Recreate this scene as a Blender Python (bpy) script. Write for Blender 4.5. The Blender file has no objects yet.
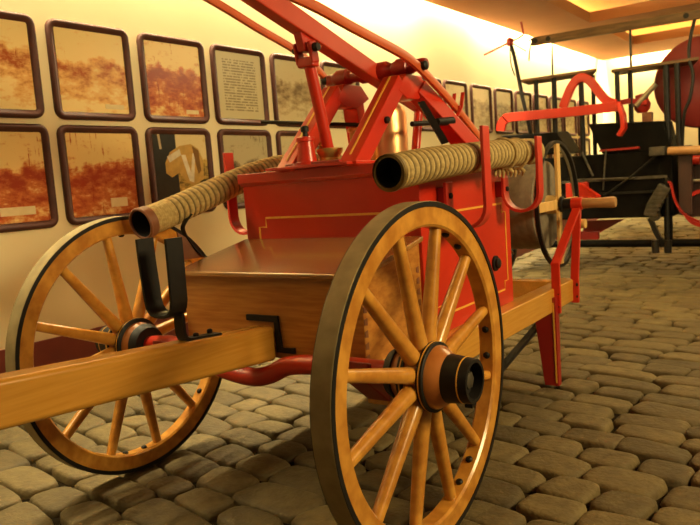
import bpy, bmesh, math, random
from mathutils import Vector, Matrix
random.seed(7)
PI = math.pi
C = bpy.context.scene.collection
sc = bpy.context.scene

# ------------------------------------------------------------------ camera
CO = Vector((1.95476, -2.07249, 1.27934))
CR = Vector((.820941, .566608, -.070785)); CU = Vector((-.006327, .132984, .991098)); CF = Vector((-.570978, .813186, -.112756))
FPX = 704.478
cam = bpy.data.cameras.new('camera'); camo = bpy.data.objects.new('camera', cam); C.objects.link(camo)
m3 = Matrix((CR, CU, -CF)).transposed(); camo.matrix_world = Matrix.Translation(CO) @ m3.to_4x4()
cam.sensor_width = 36; cam.sensor_fit = 'HORIZONTAL'; cam.lens = FPX / 700 * 36; cam.clip_start = .02
cam.dof.use_dof = True; cam.dof.aperture_fstop = 5.6
cam.dof.focus_distance = 2.6
sc.camera = camo
sc.view_settings.view_transform = 'Standard'; sc.view_settings.look = 'None'

def at(px, py, X=None, Y=None, Z=None):
    """a pixel of the photograph and one known world coordinate -> the 3-D point"""
    d = CF + CR * ((px - 350) / FPX) - CU * ((py - 262.5) / FPX)
    if X is not None: t = (X - CO.x) / d.x
    elif Y is not None: t = (Y - CO.y) / d.y
    else: t = (Z - CO.z) / d.z
    return CO + d * t

# ------------------------------------------------------------------ materials
def mat_new(name):
    m = bpy.data.materials.new(name); m.use_nodes = True
    nt = m.node_tree; b = nt.nodes['Principled BSDF']
    return m, nt, b
def N(nt, t, **k):
    n = nt.nodes.new(t)
    for a, v in k.items(): setattr(n, a, v)
    return n
def noise_mat(name, c1, c2, scale=8, rough=.5, metal=0, bump=0, stretch=(1,1,1), detail=4, lo=.35, hi=.65, spec=.5, coord='Object', coat=0, bscale=None):
    m, nt, b = mat_new(name)
    tc = N(nt, 'ShaderNodeTexCoord'); mp = N(nt, 'ShaderNodeMapping'); mp.inputs['Scale'].default_value = stretch
    nt.links.new(tc.outputs[coord], mp.inputs[0])
    nz = N(nt, 'ShaderNodeTexNoise'); nz.inputs['Scale'].default_value = scale; nz.inputs['Detail'].default_value = detail
    nt.links.new(mp.outputs[0], nz.inputs['Vector'])
    r = N(nt, 'ShaderNodeValToRGB'); r.color_ramp.elements[0].position = lo; r.color_ramp.elements[1].position = hi
    r.color_ramp.elements[0].color = (*c1, 1); r.color_ramp.elements[1].color = (*c2, 1)
    nt.links.new(nz.outputs[0], r.inputs[0]); nt.links.new(r.outputs[0], b.inputs['Base Color'])
    b.inputs['Roughness'].default_value = rough; b.inputs['Metallic'].default_value = metal
    b.inputs['Specular IOR Level'].default_value = spec; b.inputs['Coat Weight'].default_value = coat; b.inputs['Coat Roughness'].default_value = .15
    if bump:
        bp = N(nt, 'ShaderNodeBump'); bp.inputs['Strength'].default_value = bump; bp.inputs['Distance'].default_value = .01
        n2 = nz
        if bscale:
            n2 = N(nt, 'ShaderNodeTexNoise'); n2.inputs['Scale'].default_value = bscale; n2.inputs['Detail'].default_value = 5
            nt.links.new(mp.outputs[0], n2.inputs['Vector'])
        nt.links.new(n2.outputs[0], bp.inputs['Height']); nt.links.new(bp.outputs[0], b.inputs['Normal'])
    return m
M = {}
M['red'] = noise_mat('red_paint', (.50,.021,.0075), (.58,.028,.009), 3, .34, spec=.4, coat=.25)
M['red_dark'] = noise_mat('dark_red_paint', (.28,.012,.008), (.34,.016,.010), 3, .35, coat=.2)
M['yellow'] = noise_mat('yellow_line', (.75,.36,.04), (.8,.42,.06), 20, .5)
M['wood_wheel'] = noise_mat('varnished_wheel_wood', (.44,.17,.020), (.64,.30,.045), 6, .3, stretch=(3,3,3), coat=.35)
M['wood_bar'] = noise_mat('varnished_bar_wood', (.52,.235,.030), (.60,.29,.042), 4, .26, stretch=(22,1.0,22), coat=.4)
M['wood_box'] = noise_mat('chest_wood', (.36,.13,.02), (.50,.22,.04), 4, .38, stretch=(1.2,6,14), coat=.2)
M['wood_lid'] = noise_mat('lid_wood', (.30,.13,.03), (.42,.20,.05), 4, .25, stretch=(1.2,8,10), coat=1.0, spec=.8)
M['wood_pale'] = noise_mat('pale_wood', (.50,.30,.11), (.62,.40,.17), 4, .45, stretch=(1.2,8,10))
M['wood_reel'] = noise_mat('reel_wood', (.66,.40,.12), (.78,.50,.18), 6, .4, stretch=(5,5,1))
M['wood_hub'] = noise_mat('hub_wood', (.34,.10,.02), (.48,.17,.035), 8, .28, coat=.4)
M['wood_grip'] = noise_mat('grip_wood', (.34,.17,.06), (.46,.25,.09), 6, .45, stretch=(1,8,8))
M['wood_old'] = noise_mat('old_plank', (.09,.05,.018), (.16,.09,.033), 5, .6, stretch=(1,6,6))
M['tyre'] = noise_mat('iron_tyre', (.25,.19,.085), (.35,.27,.13), 14, .55, metal=.25)
M['iron'] = noise_mat('black_iron', (.006,.005,.0045), (.012,.010,.008), 12, .5, spec=.3)
M['iron_grey'] = noise_mat('worn_iron', (.05,.045,.035), (.12,.10,.07), 12, .45, metal=.4)
M['steel'] = noise_mat('bright_hoop', (.35,.30,.2), (.5,.45,.33), 12, .35, metal=.8)
M['brass'] = noise_mat('brass', (.58,.36,.09), (.72,.48,.15), 9, .3, metal=.65)
M['old_brass'] = noise_mat('dull_brass', (.16,.10,.03), (.26,.17,.055), 12, .5, metal=.6)
M['copper'] = noise_mat('copper', (.86,.42,.17), (.93,.52,.24), 3, .3, metal=.8)
M['rope'] = noise_mat('hose_rope', (.33,.22,.07), (.50,.35,.13), 60, .8, bump=.4)
def _groove(m):  # crease shade between rope turns painted into the base colour, for contrast
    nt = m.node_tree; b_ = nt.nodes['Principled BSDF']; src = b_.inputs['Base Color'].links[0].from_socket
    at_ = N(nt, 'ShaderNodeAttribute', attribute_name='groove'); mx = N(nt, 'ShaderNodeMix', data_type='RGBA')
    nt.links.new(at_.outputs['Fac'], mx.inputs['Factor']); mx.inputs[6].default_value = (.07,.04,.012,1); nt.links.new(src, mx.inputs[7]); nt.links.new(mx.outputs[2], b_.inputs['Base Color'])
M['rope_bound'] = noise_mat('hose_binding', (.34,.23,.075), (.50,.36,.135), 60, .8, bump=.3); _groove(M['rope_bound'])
M['hose_in'] = noise_mat('hose_bore', (.008,.007,.006), (.014,.012,.01), 9, .8)
M['canvas'] = noise_mat('canvas_hose', (.16,.13,.085), (.22,.18,.12), 20, .85)
M['leather'] = noise_mat('leather', (.16,.055,.025), (.24,.09,.035), 12, .5)
M['bar_red'] = noise_mat('lit_orange_red', (.52,.085,.022), (.62,.12,.032), 5, .42)  # orange-red made paler: light falling on the side bars is in the colour
M['beam_red'] = noise_mat('aged_lit_red', (.50,.04,.014), (.58,.055,.020), 5, .42)  # aged red paint, with the glow on the beam mixed into the colour
M['hook'] = noise_mat('hook_red', (.52,.026,.013), (.60,.034,.016), 4, .4, coat=.2)
M['wall'] = noise_mat('cream_wall', (.84,.745,.47), (.87,.775,.50), 1.5, .75, bump=.04, bscale=120)
M['base'] = noise_mat('maroon_base', (.15,.022,.018), (.19,.03,.022), 4, .5)
M['soffit'] = noise_mat('salmon_soffit', (.40,.165,.06), (.44,.185,.068), 2, .8)
M['ceil'] = noise_mat('yellow_ceiling', (.82,.72,.40), (.86,.76,.44), 2, .8)
M['frame'] = noise_mat('frame_wood', (.055,.018,.013), (.085,.028,.019), 8, .55, spec=.3)
M['black'] = noise_mat('black_paint', (.003,.0025,.002), (.005,.004,.003), 9, .7, spec=.08)
M['purple'] = noise_mat('dark_brown_paint', (.03,.012,.008), (.05,.018,.012), 5, .6)
M['reel_red'] = noise_mat('big_reel_red', (.16,.008,.006), (.20,.010,.007), 2, .5)
M['card'] = noise_mat('caption_card', (.75,.64,.36), (.80,.70,.42), 30, .6)

# floor: per stone tint
def floor_mat():
    m, nt, b = mat_new('cobblestone')
    geo = N(nt, 'ShaderNodeNewGeometry'); tc = N(nt, 'ShaderNodeTexCoord')
    r = N(nt, 'ShaderNodeValToRGB'); e = r.color_ramp.elements
    e[0].color = (.088,.063,.024,1); e[1].color = (.165,.122,.049,1); x = r.color_ramp.elements.new(.5); x.color = (.125,.091,.036,1)
    nt.links.new(geo.outputs['Random Per Island'], r.inputs[0])
    nz = N(nt, 'ShaderNodeTexNoise'); nz.inputs['Scale'].default_value = 14; nz.inputs['Detail'].default_value = 6
    nt.links.new(tc.outputs['Object'], nz.inputs['Vector'])
    mx = N(nt, 'ShaderNodeMix', data_type='RGBA', blend_type='MULTIPLY'); mx.inputs['Factor'].default_value = .7
    r2 = N(nt, 'ShaderNodeValToRGB'); r2.color_ramp.elements[0].position = .3; r2.color_ramp.elements[1].position = .7
    r2.color_ramp.elements[0].color = (.55,.5,.45,1); r2.color_ramp.elements[1].color = (1.1,1.08,1.0,1)
    nt.links.new(nz.outputs[0], r2.inputs[0]); nt.links.new(r.outputs[0], mx.inputs[6]); nt.links.new(r2.outputs[0], mx.inputs[7])
    # darker in the joints (dirt), by real height
    sp = N(nt, 'ShaderNodeSeparateXYZ'); nt.links.new(tc.outputs['Object'], sp.inputs[0])
    nt.links.new(mx.outputs[2], b.inputs['Base Color'])
    b.inputs['Roughness'].default_value = .72; b.inputs['Specular IOR Level'].default_value = .35
    bp = N(nt, 'ShaderNodeBump'); bp.inputs['Strength'].default_value = .55; bp.inputs['Distance'].default_value = .012
    n2 = N(nt, 'ShaderNodeTexNoise'); n2.inputs['Scale'].default_value = 45; n2.inputs['Detail'].default_value = 5
    nt.links.new(tc.outputs['Object'], n2.inputs['Vector']); nt.links.new(n2.outputs[0], bp.inputs['Height']); nt.links.new(bp.outputs[0], b.inputs['Normal'])
    return m
M['stone'] = floor_mat()
M['dirt'] = noise_mat('joint_dirt', (.012,.008,.004), (.022,.015,.007), 12, .95, spec=.05)

def print_mat(name, seed, style):
    """old photograph: pale sky over blotchy ground, all procedural; local x across, z up"""
    m, nt, b = mat_new(name)
    tc = N(nt, 'ShaderNodeTexCoord'); mp = N(nt, 'ShaderNodeMapping'); mp.inputs['Location'].default_value = (seed*3.7, 0, seed*1.9)
    nt.links.new(tc.outputs['Object'], mp.inputs[0])
    pal = {'sepia': ((.96,.78,.36), (.84,.50,.17), (.45,.11,.03)), 'red': ((.94,.72,.30), (.64,.20,.055), (.36,.05,.02)),
           'pale': ((.62,.55,.33), (.45,.36,.20), (.20,.14,.07)), 'grey': ((.50,.44,.27), (.25,.20,.12), (.07,.05,.035)),
           'gold': ((.75,.62,.33), (.60,.40,.10), (.05,.045,.03))}[style]
    def mth(op, a, bb=None, c=None):
        n = N(nt, 'ShaderNodeMath', operation=op)
        for i, v in enumerate((a, bb, c)):
            if v is None: continue
            if isinstance(v, (int, float)): n.inputs[i].default_value = v
            else: nt.links.new(v, n.inputs[i])
        return n.outputs[0]
    def nz(scale, stretch, rot=0, det=8, rough=.7):
        q = N(nt, 'ShaderNodeMapping'); q.inputs['Scale'].default_value = stretch; q.inputs['Rotation'].default_value = (0, rot, 0); nt.links.new(mp.outputs[0], q.inputs[0])
        n = N(nt, 'ShaderNodeTexNoise'); n.inputs['Scale'].default_value = scale; n.inputs['Detail'].default_value = det; n.inputs['Roughness'].default_value = rough
        nt.links.new(q.outputs[0], n.inputs['Vector']); return n.outputs[0]
    sp = N(nt, 'ShaderNodeSeparateXYZ'); nt.links.new(tc.outputs['Object'], sp.inputs[0]); z = sp.outputs[2]
    strong = style in ('red', 'grey', 'gold')
    # skyline: wavy, at some height; dark band below it thinning into a pale streaked foreground
    sky = mth('MULTIPLY_ADD', nz(5, (1, 1, .1), 0, 5, .6), .30, -.03 - (.03 if strong else .0) + .02*math.sin(seed*2.3))
    dpt = mth('SUBTRACT', sky, z)                                   # > 0 below the skyline
    band = mth('MULTIPLY', mth('SMOOTH_MIN', mth('MULTIPLY', dpt, 14), 1.0, .2), 1)
    fade = mth('SUBTRACT', 1.0, mth('MULTIPLY', mth('MAXIMUM', dpt, 0), 1.5 if strong else 2.5))
    dark = mth('MULTIPLY', mth('MAXIMUM', band, 0), mth('MAXIMUM', fade, 0))
    blot = mth('MULTIPLY_ADD', nz(10, (.8, 1, 1.5), .5*((seed % 3)-1)), 2.6, -1.3)
    trees = mth('MULTIPLY', mth('GREATER_THAN', nz(9, (5, 1, .45), .12*((seed % 5)-2), 3), .64 if strong else .69), .40)
    v_ = mth('ADD', mth('ADD', mth('MULTIPLY', dark, .80), mth('MULTIPLY', blot, .85)), trees)
    r = N(nt, 'ShaderNodeValToRGB'); e = r.color_ramp.elements
    e[0].position = .12; e[0].color = (*pal[0], 1); e[1].position = .78; e[1].color = (*pal[2], 1)
    q = e.new(.42); q.color = (*pal[1], 1)
    nt.links.new(v_, r.inputs[0])
    nt.links.new(r.outputs[0], b.inputs['Base Color']); b.inputs['Roughness'].default_value = .25
    return m
def text_mat():
    m, nt, b = mat_new('typed_sheet')
    tc = N(nt, 'ShaderNodeTexCoord'); sp = N(nt, 'ShaderNodeSeparateXYZ'); nt.links.new(tc.outputs['Object'], sp.inputs[0])
    def mth(op, a, bb=None, c=None):
        n = N(nt, 'ShaderNodeMath', operation=op)
        for i, v in enumerate((a, bb, c)):
            if v is None: continue
            if isinstance(v, (int, float)): n.inputs[i].default_value = v
            else: nt.links.new(v, n.inputs[i])
        return n.outputs[0]
    row = mth('MULTIPLY', sp.outputs[2], 46); fl = mth('FLOOR', row); fr = mth('FRACT', row)
    inrow = mth('LESS_THAN', fr, .55)
    cb = N(nt, 'ShaderNodeCombineXYZ'); nt.links.new(mth('MULTIPLY', sp.outputs[0], 45), cb.inputs[0]); nt.links.new(mth('MULTIPLY', fl, 7.3), cb.inputs[2])
    nz = N(nt, 'ShaderNodeTexNoise'); nz.inputs['Scale'].default_value = 1; nz.inputs['Detail'].default_value = 1; nt.links.new(cb.outputs[0], nz.inputs['Vector'])
    word = mth('GREATER_THAN', nz.outputs[0], .42)
    mx = mth('LESS_THAN', mth('ABSOLUTE', sp.outputs[0]), .185); mz = mth('LESS_THAN', mth('ABSOLUTE', sp.outputs[2]), .205)
    f = mth('MULTIPLY', mth('MULTIPLY', inrow, word), mth('MULTIPLY', mx, mz))
    mix = N(nt, 'ShaderNodeMix', data_type='RGBA'); nt.links.new(mth('MULTIPLY', f, .75), mix.inputs['Factor'])
    mix.inputs[6].default_value = (.60,.55,.33,1); mix.inputs[7].default_value = (.17,.13,.06,1)
    nt.links.new(mix.outputs[2], b.inputs['Base Color']); b.inputs['Roughness'].default_value = .3
    return m

# ------------------------------------------------------------------ mesh helpers
class MB:
    """collects shapes into one mesh"""
    def __init__(s): s.v = []; s.f = []
    def add(s, vs, fs):
        o = len(s.v); s.v += [tuple(v) for v in vs]; s.f += [tuple(i + o for i in f) for f in fs]; return s
    def box(s, x0, x1, y0, y1, z0, z1):
        v = [(x,y,z) for z in (z0,z1) for y in (y0,y1) for x in (x0,x1)]
        return s.add(v, [(0,2,3,1),(4,5,7,6),(0,1,5,4),(2,6,7,3),(0,4,6,2),(1,3,7,5)])
    def hexa(s, b4, t4):
        return s.add(list(b4)+list(t4), [(3,2,1,0),(4,5,6,7)] + [(i,(i+1)%4,4+(i+1)%4,4+i) for i in range(4)])
    def sweep(s, pts, prof, ref, closed=False, cap=True, scales=None):
        pts = [Vector(p) for p in pts]; n = len(pts); k = len(prof); base = len(s.v); ref = Vector(ref)
        for i, p in enumerate(pts):
            a = pts[(i-1) % n] if (i > 0 or closed) else p; b = pts[(i+1) % n] if (i < n-1 or closed) else p
            t = (b - a).normalized()
            u = (ref - t * ref.dot(t)).normalized(); w = t.cross(u)
            # mitre
            q = 1
            if a is not p and b is not p:
                c = (p - a).normalized().dot((b - p).normalized()); q = 1 / max(.5, math.sqrt(max(.0, (1 + c) / 2)))
            sc_ = scales[i] if scales else 1
            for (x, y) in prof: s.v.append(tuple(p + u * x * sc_ + w * y * sc_ * (q if len(prof) <= 8 else 1)))
        for i in range(n if closed else n - 1):
            j = (i + 1) % n
            for q in range(k):
                r = (q + 1) % k
                s.f.append((base+i*k+q, base+i*k+r, base+j*k+r, base+j*k+q))
        if cap and not closed:
            s.f.append(tuple(base + q for q in reversed(range(k)))); s.f.append(tuple(base + (n-1)*k + q for q in range(k)))
        return s
    def tube(s, pts, r, n=14, ref=(0,.3,1), scales=None, cap=True):
        return s.sweep(pts, [(r*math.cos(2*PI*i/n), r*math.sin(2*PI*i/n)) for i in range(n)], ref, scales=scales, cap=cap)
    def strip(s, pts, width, thick, ref, closed=False):
        a, b = width/2, thick/2
        return s.sweep(pts, [(-a,-b),(a,-b),(a,b),(-a,b)], ref, closed=closed)
    def lathe(s, prof, o=(0,0,0), axis='X', n=32, closed=False, sign=1):
        o = Vector(o); base = len(s.v); k = len(prof)
        for i in range(n):
            c, d = math.cos(2*PI*i/n), math.sin(2*PI*i/n)
            for (h, r) in prof:
                h *= sign
                v = {'X': (h, r*c, r*d), 'Y': (r*d, h, r*c), 'Z': (r*c, r*d, h)}[axis]
                s.v.append(tuple(o + Vector(v)))
        for i in range(n):
            j = (i+1) % n
            for q in range(k if closed else k-1):
                r = (q+1) % k
                s.f.append((base+i*k+q, base+j*k+q, base+j*k+r, base+i*k+r))
        if not closed:
            if prof[0][1] > 1e-6: s.f.append(tuple(base+i*k for i in range(n)))
            if prof[-1][1] > 1e-6: s.f.append(tuple(base+i*k+k-1 for i in reversed(range(n))))
        return s
    def build(s, name, mat, parent=None, bevel=0, smooth=True, loc=None, segs=2):
        me = bpy.data.meshes.new(name); me.from_pydata(s.v, [], s.f); me.update()
        bm = bmesh.new(); bm.from_mesh(me); bmesh.ops.remove_doubles(bm, verts=bm.verts, dist=1e-6)
        bmesh.ops.recalc_face_normals(bm, faces=bm.faces)
        bm.to_mesh(me); bm.free()
        o = bpy.data.objects.new(name, me); C.objects.link(o); me.materials.append(mat)
        if parent: o.parent = parent
        if loc: o.location = loc
        if smooth:
            for p in me.polygons: p.use_smooth = True
            try: me.set_sharp_from_angle(angle=math.radians(38))
            except Exception: pass
        if bevel:
            md = o.modifiers.new('bevel', 'BEVEL'); md.width = bevel; md.segments = segs; md.limit_method = 'ANGLE'; md.angle_limit = math.radians(40)
            md.harden_normals = True
        return o
def tag(o, label=None, cat=None, group=None, kind=None):
    if label: o['label'] = label
    if cat: o['category'] = cat
    if group: o['group'] = group
    if kind: o['kind'] = kind
    return o
def empty(name, loc=(0,0,0), rz=0):
    o = bpy.data.objects.new(name, None); C.objects.link(o); o.location = loc; o.rotation_euler = (0,0,rz); o.empty_display_size = .1; return o
def arc(cx, cz, r, a0, a1, n=8):
    return [(cx + r*math.cos(math.radians(a0+(a1-a0)*i/n)), cz + r*math.sin(math.radians(a0+(a1-a0)*i/n))) for i in range(n+1)]
def smooth_path(ctrl, n=8):
    P = [Vector(p) for p in ctrl]; out = []
    for i in range(len(P)-1):
        p0 = P[max(0,i-1)]; p1 = P[i]; p2 = P[i+1]; p3 = P[min(len(P)-1,i+2)]
        for k in range(n):
            t = k/n
            out.append(.5*((2*p1)+(p2-p0)*t+(2*p0-5*p1+4*p2-p3)*t*t+(3*p1-p0-3*p2+p3)*t**3))
    out.append(P[-1]); return out

# ------------------------------------------------------------------ the setting
def wx(y): return -2.07 + .025*(y - .47)
WYAW = math.atan(.025)
def ramp(y): return max(0, y - 7.0) * .06
def make_floor():
    mb = MB(); rnd = random.Random(3); ang = math.radians(-9); ca, sa = math.cos(ang), math.sin(ang)
    row = -5.0; seg = 24
    while row < 12.6:
        h = rnd.uniform(.155, .215)
        x = -4.2 + rnd.uniform(0, .3)
        while x < 7.5:
            w = rnd.choice((rnd.uniform(.22,.28), rnd.uniform(.28,.38), rnd.uniform(.32,.46)))
            cx, cy = x + w/2, row + h/2
            X, Y = cx*ca - cy*sa, cx*sa + cy*ca
            if -2.6 < X < 6.2 and -3.2 < Y < 12.2:
                gap = .001
                hw, hh = w/2 - gap, h/2 - gap; zt = rnd.uniform(-.010, .0); tilt = (rnd.uniform(-.03,.03), rnd.uniform(-.06,.06))
                p = rnd.uniform(3.6, 6.5); rot = rnd.uniform(-.03,.03); ph = rnd.uniform(0, 6.28); lump = rnd.uniform(.0005,.0025)
                cj = [(rnd.uniform(-.026,.026), rnd.uniform(-.016,.016)) for _ in range(4)]
                vs = [(0,0,0)]; fs = []
                for k, (sc_, dz) in enumerate(((.5,-.0003),(.80,-.0018),(.92,-.006),(.972,-.014),(1.0,-.030),(1.005,-.07))):
                    for i in range(seg):
                        a = 2*PI*i/seg; c, s_ = math.cos(a), math.sin(a)
                        rr = (abs(c)**p + abs(s_)**p)**(-1/p)
                        U_, V_ = rr*c*sc_, rr*s_*sc_
                        jx = sum(cj[q][0]*(1+(1,-1,-1,1)[q]*U_)*(1+(1,1,-1,-1)[q]*V_)/4 for q in range(4))
                        jy = sum(cj[q][1]*(1+(1,-1,-1,1)[q]*U_)*(1+(1,1,-1,-1)[q]*V_)/4 for q in range(4))
                        vs.append((U_*hw + jx, V_*hh + jy, dz + lump*math.sin(2*a+ph)*sc_))
                for i in range(seg):
                    j = (i+1) % seg; fs.append((0, 1+i, 1+j))
                    for k in range(5): fs.append((1+k*seg+i, 1+(k+1)*seg+i, 1+(k+1)*seg+j, 1+k*seg+j))
                out = []
                for (u, v, z) in vs:
                    u2, v2 = u*math.cos(rot)-v*math.sin(rot), u*math.sin(rot)+v*math.cos(rot)
                    gx, gy = cx+u2, cy+v2
                    wy_ = gx*sa+gy*ca
                    out.append((gx*ca-gy*sa, wy_, z + zt + u*tilt[0] + v*tilt[1] + ramp(wy_)))
                mb.add(out, fs)
            x += w + rnd.uniform(0, .006)
        row += h
    me = bpy.data.meshes.new('floor'); nv = len(mb.v)
    # bedding between the stones
    g = []; ny = 30
    for i in range(ny+1):
        y = -3.2 + 15.4*i/ny; g += [(-2.6, y, ramp(y)-.044), (6.3, y, ramp(y)-.044)]
    mb.add(g, [(2*i, 2*i+1, 2*i+3, 2*i+2) for i in range(ny)])
    me.from_pydata(mb.v, [], mb.f); me.update()
    o = bpy.data.objects.new('floor', me); C.objects.link(o); me.materials.append(M['stone']); me.materials.append(M['dirt'])
    for p in me.polygons:
        p.use_smooth = True
        if p.index >= len(mb.f) - ny: p.material_index = 1
    o['kind'] = 'structure'; return o
make_floor()
def struct(name, mb, mat, **k):
    o = mb.build(name, mat, **k); o['kind'] = 'structure'; return o
Y0, Y1, ZC = -3.2, 12.0, 3.75
w = MB(); w.hexa([(wx(Y0)-.15,Y0,-.06),(wx(Y0),Y0,-.06),(wx(Y1),Y1,-.06),(wx(Y1)-.15,Y1,-.06)], [(wx(Y0)-.15,Y0,ZC),(wx(Y0),Y0,ZC),(wx(Y1),Y1,ZC),(wx(Y1)-.15,Y1,ZC)])
struct('wall_left', w, M['wall'], smooth=False)
struct('wall_back', MB().box(wx(Y1)-.15, 6.3, Y1, Y1+.15, -.06, ZC), M['wall'], smooth=False)
struct('ceiling', MB().box(-2.4, 6.3, Y0, Y1+.15, ZC, ZC+.12), M['ceil'], smooth=False)
b = MB(); d = .018
b.hexa([(wx(Y0),Y0,-.06),(wx(Y0)+d,Y0,-.06),(wx(Y1)+d,Y1,-.06),(wx(Y1),Y1,-.06)], [(wx(Y0),Y0,.45),(wx(Y0)+d,Y0,.45),(wx(Y1)+d,Y1,.45),(wx(Y1),Y1,.45)])
struct('baseboard_left', b, M['base'], bevel=.004)
# dropped salmon soffit with two openings on the yellow ceiling
s = MB(); z0, z1 = 3.2, 3.34
s.hexa([(-1.93,Y0,z0),(-.86,Y0,z0),(-.86,11.8,z0),(-1.72,11.8,z0)], [(-1.93,Y0,z1),(-.86,Y0,z1),(-.86,11.8,z1),(-1.72,11.8,z1)])
s.box(-.86, 6.2, 10.5, 11.8, z0, z1); s.box(-.86, 6.2, 8.0, 8.75, z0, z1); s.box(-.86, 6.2, Y0, 3.0, z0, z1); s.box(3.6, 6.2, 3.0, 8.0, z0, z1); s.box(3.6, 6.2, 8.75, 10.5, z0, z1)
struct('trim_1', s, M['soffit'], smooth=False)

# ------------------------------------------------------------------ the pump cart (one thing)
cart = tag(empty('fire_pump_cart'), 'red two-wheeled antique hand fire pump with wooden spoked wheels and drawbar, on the cobbles', 'fire pump')
XT, YF, YR = .50, .54, 1.52
# --- wheels
R = .6
def make_wheel(x, sgn, phase):
    c = (x, 0, R)
    rim = MB()
    rim.lathe([(-.034,.522),(-.026,.514),(.026,.514),(.034,.522),(.034,.589),(-.034,.589)], axis='X', n=96, closed=True)
    wh = rim.build('wheel', M['wood_wheel'], cart, loc=c)
    MB().lathe([(-.038,.588),(.038,.588),(.038,.597),(.035,.6),(-.035,.6),(-.038,.597)], axis='X', n=96, closed=True).build('tyre', M['tyre'], wh)
    MB().lathe([(.0345,.5815),(.0385,.5815),(.0385,.5985),(.0345,.5985)], axis='X', n=96, closed=True, sign=sgn).build('tyre_edge', M['iron'], wh)
    MB().lathe([(-.0345,.5815),(-.0385,.5815),(-.0385,.5985),(-.0345,.5985)], axis='X', n=96, closed=True, sign=sgn).build('tyre_edge', M['iron'], wh)
    # spokes: one mesh, twelve objects
    sp = MB(); pts = [(0,0,.085),(0,0,.13),(0,0,.2),(0,0,.32),(0,0,.45),(0,0,.50),(0,0,.52)]
    n = 12; prof = []
    for i in range(n):
        a = 2*PI*i/n; cc, ss = math.cos(a), math.sin(a); e = (abs(cc)**2.6+abs(ss)**2.6)**(-1/2.6); prof.append((e*cc*.024, e*ss*.024))
    sp.sweep(pts, prof, (1,0,0), scales=[1.15,1.2,1.1,.98,.88,.84,.84])
    s0 = sp.build('spoke', M['wood_wheel'], wh)
    for k in range(12):
        s_ = s0 if k == 0 else s0.copy()
        if k: C.objects.link(s_); s_.parent = wh
        s_.rotation_euler = (-math.radians(phase + 30*k), 0, 0)
    # felloe bolts beside every joint, on the inside of the rim
    b0 = MB().lathe([(.516,.0),(.516,.014),(.508,.014),(.503,.009),(.502,0)], axis='Z', n=10).build('bolt', M['iron'], wh)
    k = 0
    for j in range(6):
        for dd in (-6, 6):
            q = b0 if k == 0 else b0.copy()
            if k: C.objects.link(q); q.parent = wh
            q.rotation_euler = (-math.radians(phase + 15 + 60*j + dd), 0, 0); k += 1
    # hub, outer side towards sgn
    def L(name, prof, mat, n=40): return MB().lathe(prof, axis='X', n=n, sign=sgn, closed=(name == 'hub_line')).build(name, mat, wh)
    L('hub', [(-.10,.0),(-.10,.085),(-.045,.105),(-.034,.112),(.034,.112),(.06,.108),(.085,.092),(.10,.080),(.10,0)], M['wood_hub'])
    L('hub_band', [(.026,.0),(.026,.121),(.048,.121),(.050,.118),(.050,0)], M['iron'])
    L('hub_band', [(-.026,.0),(-.026,.121),(-.048,.121),(-.050,.118),(-.050,0)], M['iron'])
    L('hub_line', [(.0345,.1),(.0345,.1222),(.0385,.1222),(.0385,.1)], M['yellow'])
    L('hub_line', [(-.0345,.1),(-.0345,.1222),(-.0385,.1222),(-.0385,.1)], M['yellow'])
    L('hub_cap', [(.086,.0),(.086,.083),(.09,.084),(.178,.075),(.186,.073),(.186,.061),(.150,.058),(.150,0)], M['iron'])
    L('hub_line', [(.152,.07),(.152,.0785),(.156,.0782),(.156,.07)], M['yellow'])
    MB().lathe([(.146,0),(.146,.03),(.168,.03),(.172,.02),(.172,0)], axis='X', n=6, sign=sgn).build('axle_nut', M['iron_grey'], wh)
    L('hub_band', [(-.09,0),(-.09,.098),(-.094,.098),(-.125,.082),(-.125,0)], M['iron'])
    return wh
make_wheel(.783, 1, 15)
make_wheel(-.783, -1, -9)
# --- axle, bent down in the middle
ax = smooth_path([(-.70,0,.6),(-.60,0,.61),(-.5,-.0,.615),(-.36,0,.59),(-.22,0,.535),(-.05,0,.512),(.06,0,.53),(.16,0,.575),(.28,0,.592),(.45,0,.60),(.58,0,.6),(.70,0,.6)], 6)
MB().tube(ax, .038, 16).build('axle', M['red'], cart)
# --- chassis beams, cross beam
for sg in (-1, 1):
    x = sg*.53
    MB().box(x-.05, x+.05, .075, 2.36, .44, .578).build('chassis_beam', M['wood_bar'], cart, bevel=.008)
MB().box(-.48, .48, 1.56, 1.66, .44, .57).build('cross_beam', M['wood_bar'], cart, bevel=.008)
MB().box(-.48, .48, 2.26, 2.34, .44, .57).build('cross_beam', M['wood_bar'], cart, bevel=.008)
for sg in (-1, 1):     # axle blocks carrying the beams
    x = sg*.53
    MB().hexa([(x-.05,-.05,.56),(x+.05,-.05,.56),(x+.05,.10,.44),(x-.05,.10,.44)], [(x-.05,-.05,.64),(x+.05,-.05,.64),(x+.05,.10,.578),(x-.05,.10,.578)]).build('axle_block', M['red_dark'], cart, bevel=.006)
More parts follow.
